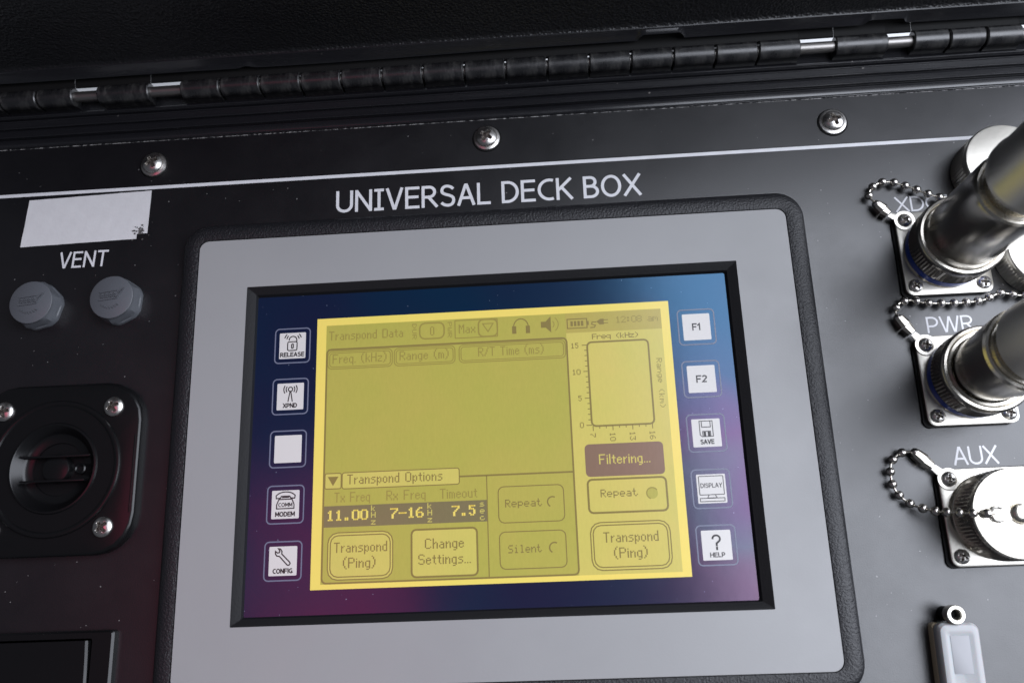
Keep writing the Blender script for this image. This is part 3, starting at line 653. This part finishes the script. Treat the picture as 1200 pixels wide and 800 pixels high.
k = key(*KL[1]); icon(k, [(arc(0, 2.5, .75, 0, 345, 14), True), ([(-.15, 1.7), (-.75, -1.8)], False), ([(.15, 1.7), (.75, -1.8)], False),
      (arc(0, 2.5, 1.5, 140, 220, 6), False), (arc(0, 2.5, 2.3, 145, 215, 6), False), (arc(0, 2.5, 1.5, 40, -40, 6), False), (arc(0, 2.5, 2.3, 35, -35, 6), False)]); cap(k, 'XPND', -3.9, 4.9)
key(*KL[2])
k = key(*KL[3]); icon(k, [([(-2.9, -1.3), (2.9, -1.3), (2.9, 0), (2.2, 1.7), (-2.2, 1.7), (-2.9, 0)], True), ([(-3.1, 2.0), (-3.2, 2.9)]+arc(0, 2.6, 3.1, 155, 25, 12, 1.5)+[(3.2, 2.9), (3.1, 2.0), (1.7, 2.1), (1.4, 2.7), (-1.4, 2.7), (-1.7, 2.1)], True), ([(-1.2, 2.3), (1.2, 2.3)], False)]); cap(k, 'COMM', -.75, 4.7, 1.35, .24); cap(k, 'MODEM', -3.9, 6.6)
k = key(*KL[4]); icon(k, [([(x*.9, y*.86+.62) for x, y in [(-1.3, 1.0), (1.6, -2.2), (2.3, -2.3), (2.7, -1.7), (2.5, -1.2), (-.5, 1.9), (-.4, 2.8), (-1.0, 3.7), (-1.8, 3.9), (-1.2, 3.0), (-1.4, 2.4), (-2.1, 2.3), (-2.8, 2.9), (-2.8, 2.0), (-2.3, 1.2)]], True)], .38); cap(k, 'CONFIG', -3.9, 6.5)
k = key(*KR[0]); cap(k, 'F1', -1.2, 3.0, 2.5, .44)
k = key(*KR[1]); cap(k, 'F2', -1.2, 3.6, 2.5, .44)
k = key(*KR[2]); icon(k, [([(-2.1, 3.9), (2.1, 3.9), (2.1, -1.2), (-1.5, -1.2), (-2.1, -.6)], True), ([(-1.4, 3.8), (-1.4, 1.9), (1.4, 1.9), (1.4, 3.8)], False), ([(-1.2, -1.1), (-1.2, .5), (1.3, .5), (1.3, -1.1)], False)], .26, [[(-.9, -1.1), (-.2, -1.1), (-.2, .4), (-.9, .4)], [(.4, -1.1), (1.1, -1.1), (1.1, .4), (.4, .4)]]); cap(k, 'SAVE', -3.7, 4.5)
k = key(*KR[3]); icon(k, [(rr(-3.9, 3.9, -1.9, 4.0, .2, 2), True), ([(-1.0, -2.0), (-1.5, -2.9), (1.5, -2.9), (1.0, -2.0)], False), (rr(-3.9, 3.9, -4.0, -3.0, .1, 2), True)], .24); cap(k, 'DISPLAY', .3, 6.9, 1.5, .22)
k = key(*KR[4]); cap(k, '?', -1.4, 2.9, 4.7, .58); cap(k, 'HELP', -3.7, 4.7, 1.5, .28)

# ------------------------------------------------------------------ connectors on the right
def gasket_ring(h, sc_=0.5):
    return [(x+sc_*math.sin(y*.55), y+sc_*math.sin(x*.55)) for x, y in rr(-h, h, -h, h, 3.5, 6)]
def connector(label, cy, coupled):
    t = thing('panel_connector', label, 'connector', (154.2, cy, 0), 0, 'metal flanged connectors down the panel')
    obj('gasket', B().loft([(gasket_ring(15.2), 0), (gasket_ring(15.2), .9)]), 'rubber', t)
    obj('flange', B().loft([(rr(-14.3, 14.3, -14.9, 14.9, 2.6, 6), .9), (rr(-14.3, 14.3, -14.9, 14.9, 2.6, 6), 2.4), (rr(-13.9, 13.9, -14.5, 14.5, 2.3, 6), 2.6)]), 'nickel_dull', t)
    for x, y in ((-11.2, 11.8), (11.2, 11.8), (-11.2, -11.8), (11.2, -11.8)): obj('screw', HEAD_S, 'steel', t, (x, y, 2.6), random.uniform(0, 1.5))
    obj('shell', B().lathe([(13.1, 2.4), (13.1, 3.6), (12.9, 3.9), (12.9, 5.0), (12.6, 5.2), (12.6, 9)], 80, cap1=True), 'nickel', t)
    if coupled: obj('colour_band', B().lathe([(12.75, 4.3), (13.35, 4.5), (13.4, 7.2), (12.75, 7.4)], 80, cap1=False), 'blue_band', t)
    return t
connector('square flanged connector with blue band beneath the XD plug', 57.2, True)
connector('square flanged connector with blue band beneath the PWR plug', 13.1, True)
connector('square flanged connector closed by a bright cap under the AUX lettering', -30.6, False)
def kn(amp, ks):
    return lambda k, i: (amp if i % 2 else -amp) if k in ks else 0
def plug(label, cy, kind):
    t = thing('cable_plug', label, 'plug', (154.2, cy, 0), 0, 'metal cable plugs screwed onto the panel')
    obj('coupling_nut', B().lathe([(12.8, 7.4), (13.3, 7.5), (13.5, 7.8), (13.5, 8.6), (13.4, 14.2), (13.5, 14.6), (13.9, 15.0), (13.9, 16.4), (13.5, 17.0)], 144, cap1=False, mod=kn(.26, (3, 4))), 'dark_nickel', t)
    obj('nut_face', B().lathe([(13.5, 17.0), (13.2, 17.35), (12.5, 17.5), (12.35, 17.2), (12.2, 16.6), (11.9, 16.5), (11.7, 16.7), (10.9, 16.7), (10.2, 15.0)], 96, cap1=False), 'nickel', t)
    if kind == 0:
        P = [(11.0, 15.5), (11.3, 20.0), (11.9, 21.0), (11.95, 49.5), (11.6, 50.8)]
        Q = [(11.6, 50.8), (11.1, 51.6), (10.4, 51.8), (9.9, 51.2), (9.2, 51.4), (9.0, 53.0), (9.0, 55.2), (10.2, 56.4), (10.4, 57.6), (11.6, 58.2)]
        Rr = [(11.6, 58.2), (12.3, 58.8), (12.35, 61), (11.9, 62), (11.8, 76), (11.2, 78), (8.5, 79.5), (8.0, 96)]
    else:
        P = [(10.2, 15.5), (10.5, 19.0), (10.6, 20.0), (12.3, 38.5), (12.3, 40.0)]
        Q = [(12.3, 40.0), (11.9, 41.0), (11.2, 41.3), (10.4, 40.8), (9.6, 41.0), (9.4, 44), (9.4, 46), (10.8, 47)]
        Rr = [(10.8, 47), (12.3, 48), (12.4, 70), (11.6, 71), (8.3, 71.5), (8.0, 92)]
    obj('barrel', B().lathe(P, 96, cap1=False), 'dark_nickel', t)
    obj('groove_ring', B().lathe(Q, 96, cap1=False), 'nickel', t)
    obj('cable_clamp', B().lathe(Rr[:-2], 96, cap1=False), 'clamp', t)
    obj('cable', B().lathe(Rr[-3:]+[(8.0, 100)], 48), 'rubber', t)
plug('tall dark metal plug screwed onto the XD connector', 57.3, 0)
plug('flaring dark metal plug screwed onto the PWR connector', 13.1, 1)
def cap_mesh(h): 
    return B().lathe([(13.0, 0), (13.3, .3), (13.35, 1.5), (13.35, h-3.0), (13.2, h-2.4), (13.3, h-2.0), (13.3, h-.5), (13.0, h-.1), (12.6, h)], 144, cap1=True, cap0=True, mod=kn(.24, (2, 3)))
def dust_cap(label, loc, h, tilt=(0, 0), side='nickel_dull'):
    t = thing('dust_cap', label, 'dust cap', loc, 0, 'round metal dust caps'); t.rotation_euler = (tilt[0], tilt[1], 0)
    obj('cap_body', cap_mesh(h), side, t)
    return t
c = dust_cap('bright metal dust cap screwed onto the AUX connector', (154.6, -30.8, 5.2), 12.9, side='nickel')
obj('rivet', B().lathe([(4.3, 12.9), (4.2, 13.2), (3.4, 13.3), (3.2, 13.1), (2.9, 13.2), (2.7, 14.2), (2.1, 14.7), (1.0, 14.9), (.1, 14.9)], 48), 'nickel', c)
fk = B().loft([(rr(-8.6, -2.6, -1.9, 1.9, .5, 3), 13.0), (rr(-8.6, -2.6, -1.9, 1.9, .5, 3), 13.5)])
for s_ in (-1, 1): fk.tube([(-8.2, s_*.5, 13.6), (-7.7, s_*1.7, 13.9), (-6.3, s_*2.1, 13.9), (-5.2, s_*1.7, 13.7)], .55, 8)
obj('chain_fork', fk, 'nickel_dull', c)
dust_cap('loose knurled dust cap lying behind the tall XD plug', (175.6, 85.0, 0.0), 12.0, (0.0, 0.0))
dust_cap('loose knurled dust cap lying at the photo edge between the two plugs', (184.5, 54.0, 0.0), 10.0)

BEAD = bpy.data.meshes.new('bead'); bm_ = bmesh.new(); bmesh.ops.create_uvsphere(bm_, u_segments=16, v_segments=10, radius=1.45*S)
for f in bm_.faces: f.smooth = True
bm_.to_mesh(BEAD); bm_.free(); BEAD.materials.append(M['bead'])
def spline(P, step):
    V = [Vector(p) for p in P]; dense = []
    for i in range(len(V)-1):
        a, b_, c_, d = V[max(i-1, 0)], V[i], V[i+1], V[min(i+2, len(V)-1)]
        for k_ in range(24):
            t = k_/24; dense.append(0.5*((2*b_)+(c_-a)*t+(2*a-5*b_+4*c_-d)*t*t+(3*b_-a-3*c_+d)*t**3))
    dense.append(V[-1]); out = [dense[0]]; acc = 0
    for p, q in zip(dense, dense[1:]):
        acc += (q-p).length
        if acc >= step: out.append(q); acc = 0
    return out, dense
def chain(label, pts, clip, lug):
    t = thing('bead_chain', label, 'bead chain', (lug[0], lug[1], 0), 0, 'bead chains holding the dust caps')
    L0 = Vector((lug[0], lug[1], 0))
    bp, dense = spline(pts, 3.85)
    for p in bp: obj('bead', BEAD, 'bead', t, tuple(p-L0))
    obj('link_wire', B().tube([tuple(p-L0) for p in dense[::3]+[dense[-1]]], .34, 8), 'nickel', t)
    # ring lug round the flange screw, neck and folded crimp
    a = Vector((lug[0], lug[1], 3.0)); c0 = Vector(clip[0]); c1 = Vector(clip[1])
    obj('ring_lug', B().lathe([(2.4, 2.62), (3.45, 2.62), (3.55, 2.8), (3.45, 3.05), (2.5, 3.05), (2.4, 2.9)], 40, cap1=False), 'nickel_dull', t)
    d = (c1-c0).normalized(); n = Vector((-d.y, d.x, 0)).normalized()
    def slab(p, q, wp, wq, z0, z1, b):
        vs = []
        for pt, wd in ((p, wp), (q, wq)):
            for s1, zz in ((-1, z0), (-1, z1*.75+z0*.25), (-.45, z1), (.45, z1), (1, z1*.75+z0*.25), (1, z0)):
                v_ = pt+n*wd*s1-L0; vs.append((v_.x, v_.y, zz))
        return b.add(vs, [(i, (i+1) % 6, 6+(i+1) % 6, 6+i) for i in range(6)]+[(5, 4, 3, 2, 1, 0), (6, 7, 8, 9, 10, 11)])
    b = B(); mid = c0.lerp(c1, .5)
    slab(c0, mid-d*.12, 1.5, 1.9, 1.2, 4.2, b); slab(mid+d*.12, c1-d*.4, 1.9, 1.4, 1.0, 3.6, b)
    obj('crimp', b, 'nickel', t)
    b = B(); e = a-d*0; slab(c1, a-(a-c1).normalized()*3.0, 1.0, 1.3, 2.3, 2.95, b); obj('lug_neck', b, 'nickel_dull', t)
chain('short bead chain looping beside the XD lettering', [(134.6, 75.8, 2.6), (132.6, 79.0, 2.4), (133.9, 81.9, 2.4), (137.0, 83.8, 2.4), (140.8, 83.8, 2.4), (144.9, 82.3, 2.4), (148.6, 80.5, 2.6), (152.1, 78.4, 3), (157, 76.6, 3.2), (164, 77.5, 3)], [(134.8, 75.4, 2.5), (138.4, 71.6, 2.5)], (143.0, 69.0))
chain('bead chain running above the PWR lettering towards the photo edge', [(135.6, 34.6, 2.6), (135.2, 37.0, 2.4), (136.7, 39.7, 2.4), (140.5, 40.7, 2.4), (144.4, 39.7, 2.4), (148.4, 39.2, 2.4), (156.3, 38.9, 2.4), (163.9, 39.4, 2.4), (169.8, 41.4, 2.8), (175.9, 40.4, 2.6), (182, 40.5, 2.5)], [(135.8, 34.6, 2.5), (139.6, 29.0, 2.5)], (143.0, 24.9))
chain('bead chain hanging in a loop onto the bright AUX cap', [(134.0, -10.0, 2.6), (132.3, -9.7, 2.4), (129.0, -10.2, 2.3), (126.4, -12.7, 2.3), (125.5, -16.7, 2.3), (125.9, -20.7, 2.3), (127.7, -23.8, 2.4), (130.2, -26.1, 3), (133.0, -27.7, 5), (135.5, -28.9, 8.5), (138.4, -29.6, 13.0), (141.2, -30.2, 17.0), (144.0, -30.5, 19.6), (147.4, -30.8, 19.4)], [(134.0, -10.2, 2.5), (138.8, -14.8, 2.5)], (143.0, -18.8))

# ------------------------------------------------------------------ small plastic cover at the lower right
cv = thing('port_cover', 'small milky plastic port cover with a metal eyelet under the AUX connector', 'port cover', (135.8, -74, 0), -0.03)
obj('backing_strip', B().loft([(rr(-5.6, 5.6, -20, 12.6, 1.4, 4), 0), (rr(-5.6, 5.6, -20, 12.6, 1.4, 4), 2.6), (rr(-5.3, 5.3, -19.7, 12.3, 1.2, 4), 2.9)]), 'ivory', cv)
obj('soft_shell', B().loft([(rr(-5.3, 6.0, -20, 12.4, 2.2, 6), 3.0), (rr(-5.8, 6.3, -20, 12.8, 2.4, 6), 4.2), (rr(-5.8, 6.2, -20, 12.8, 2.4, 6), 6.8), (rr(-5.2, 5.6, -19.5, 12.1, 2.0, 6), 7.8), (rr(-4.2, 4.6, -18.5, 11.0, 1.4, 6), 8.1), (rr(-3.6, 3.8, -17.0, 10.1, 1.0, 6), 8.05), (rr(-2.8, 3.0, -16.8, 9.4, .6, 6), 7.7)], True, True), 'milky', cv)
obj('recess_face', B().box(-2.6, 2.8, -1.4, 9.2, 7.71, 7.8, 0.04), 'milky_in', cv)
ey = B(); seg = 36
ey.lathe([(2.75, 5.6), (2.75, 8.6), (2.5, 8.9), (1.7, 8.9), (1.4, 8.5), (1.35, 5.6)], seg, (-.4, 15.1, 0), cap1=False)
obj('eyelet', ey, 'nickel_dull', cv)
obj('eyelet_post', B().lathe([(2.2, 0), (2.2, 5.7), (1.2, 5.8)], 24, (-.4, 15.1, 0)), 'rubber', cv)
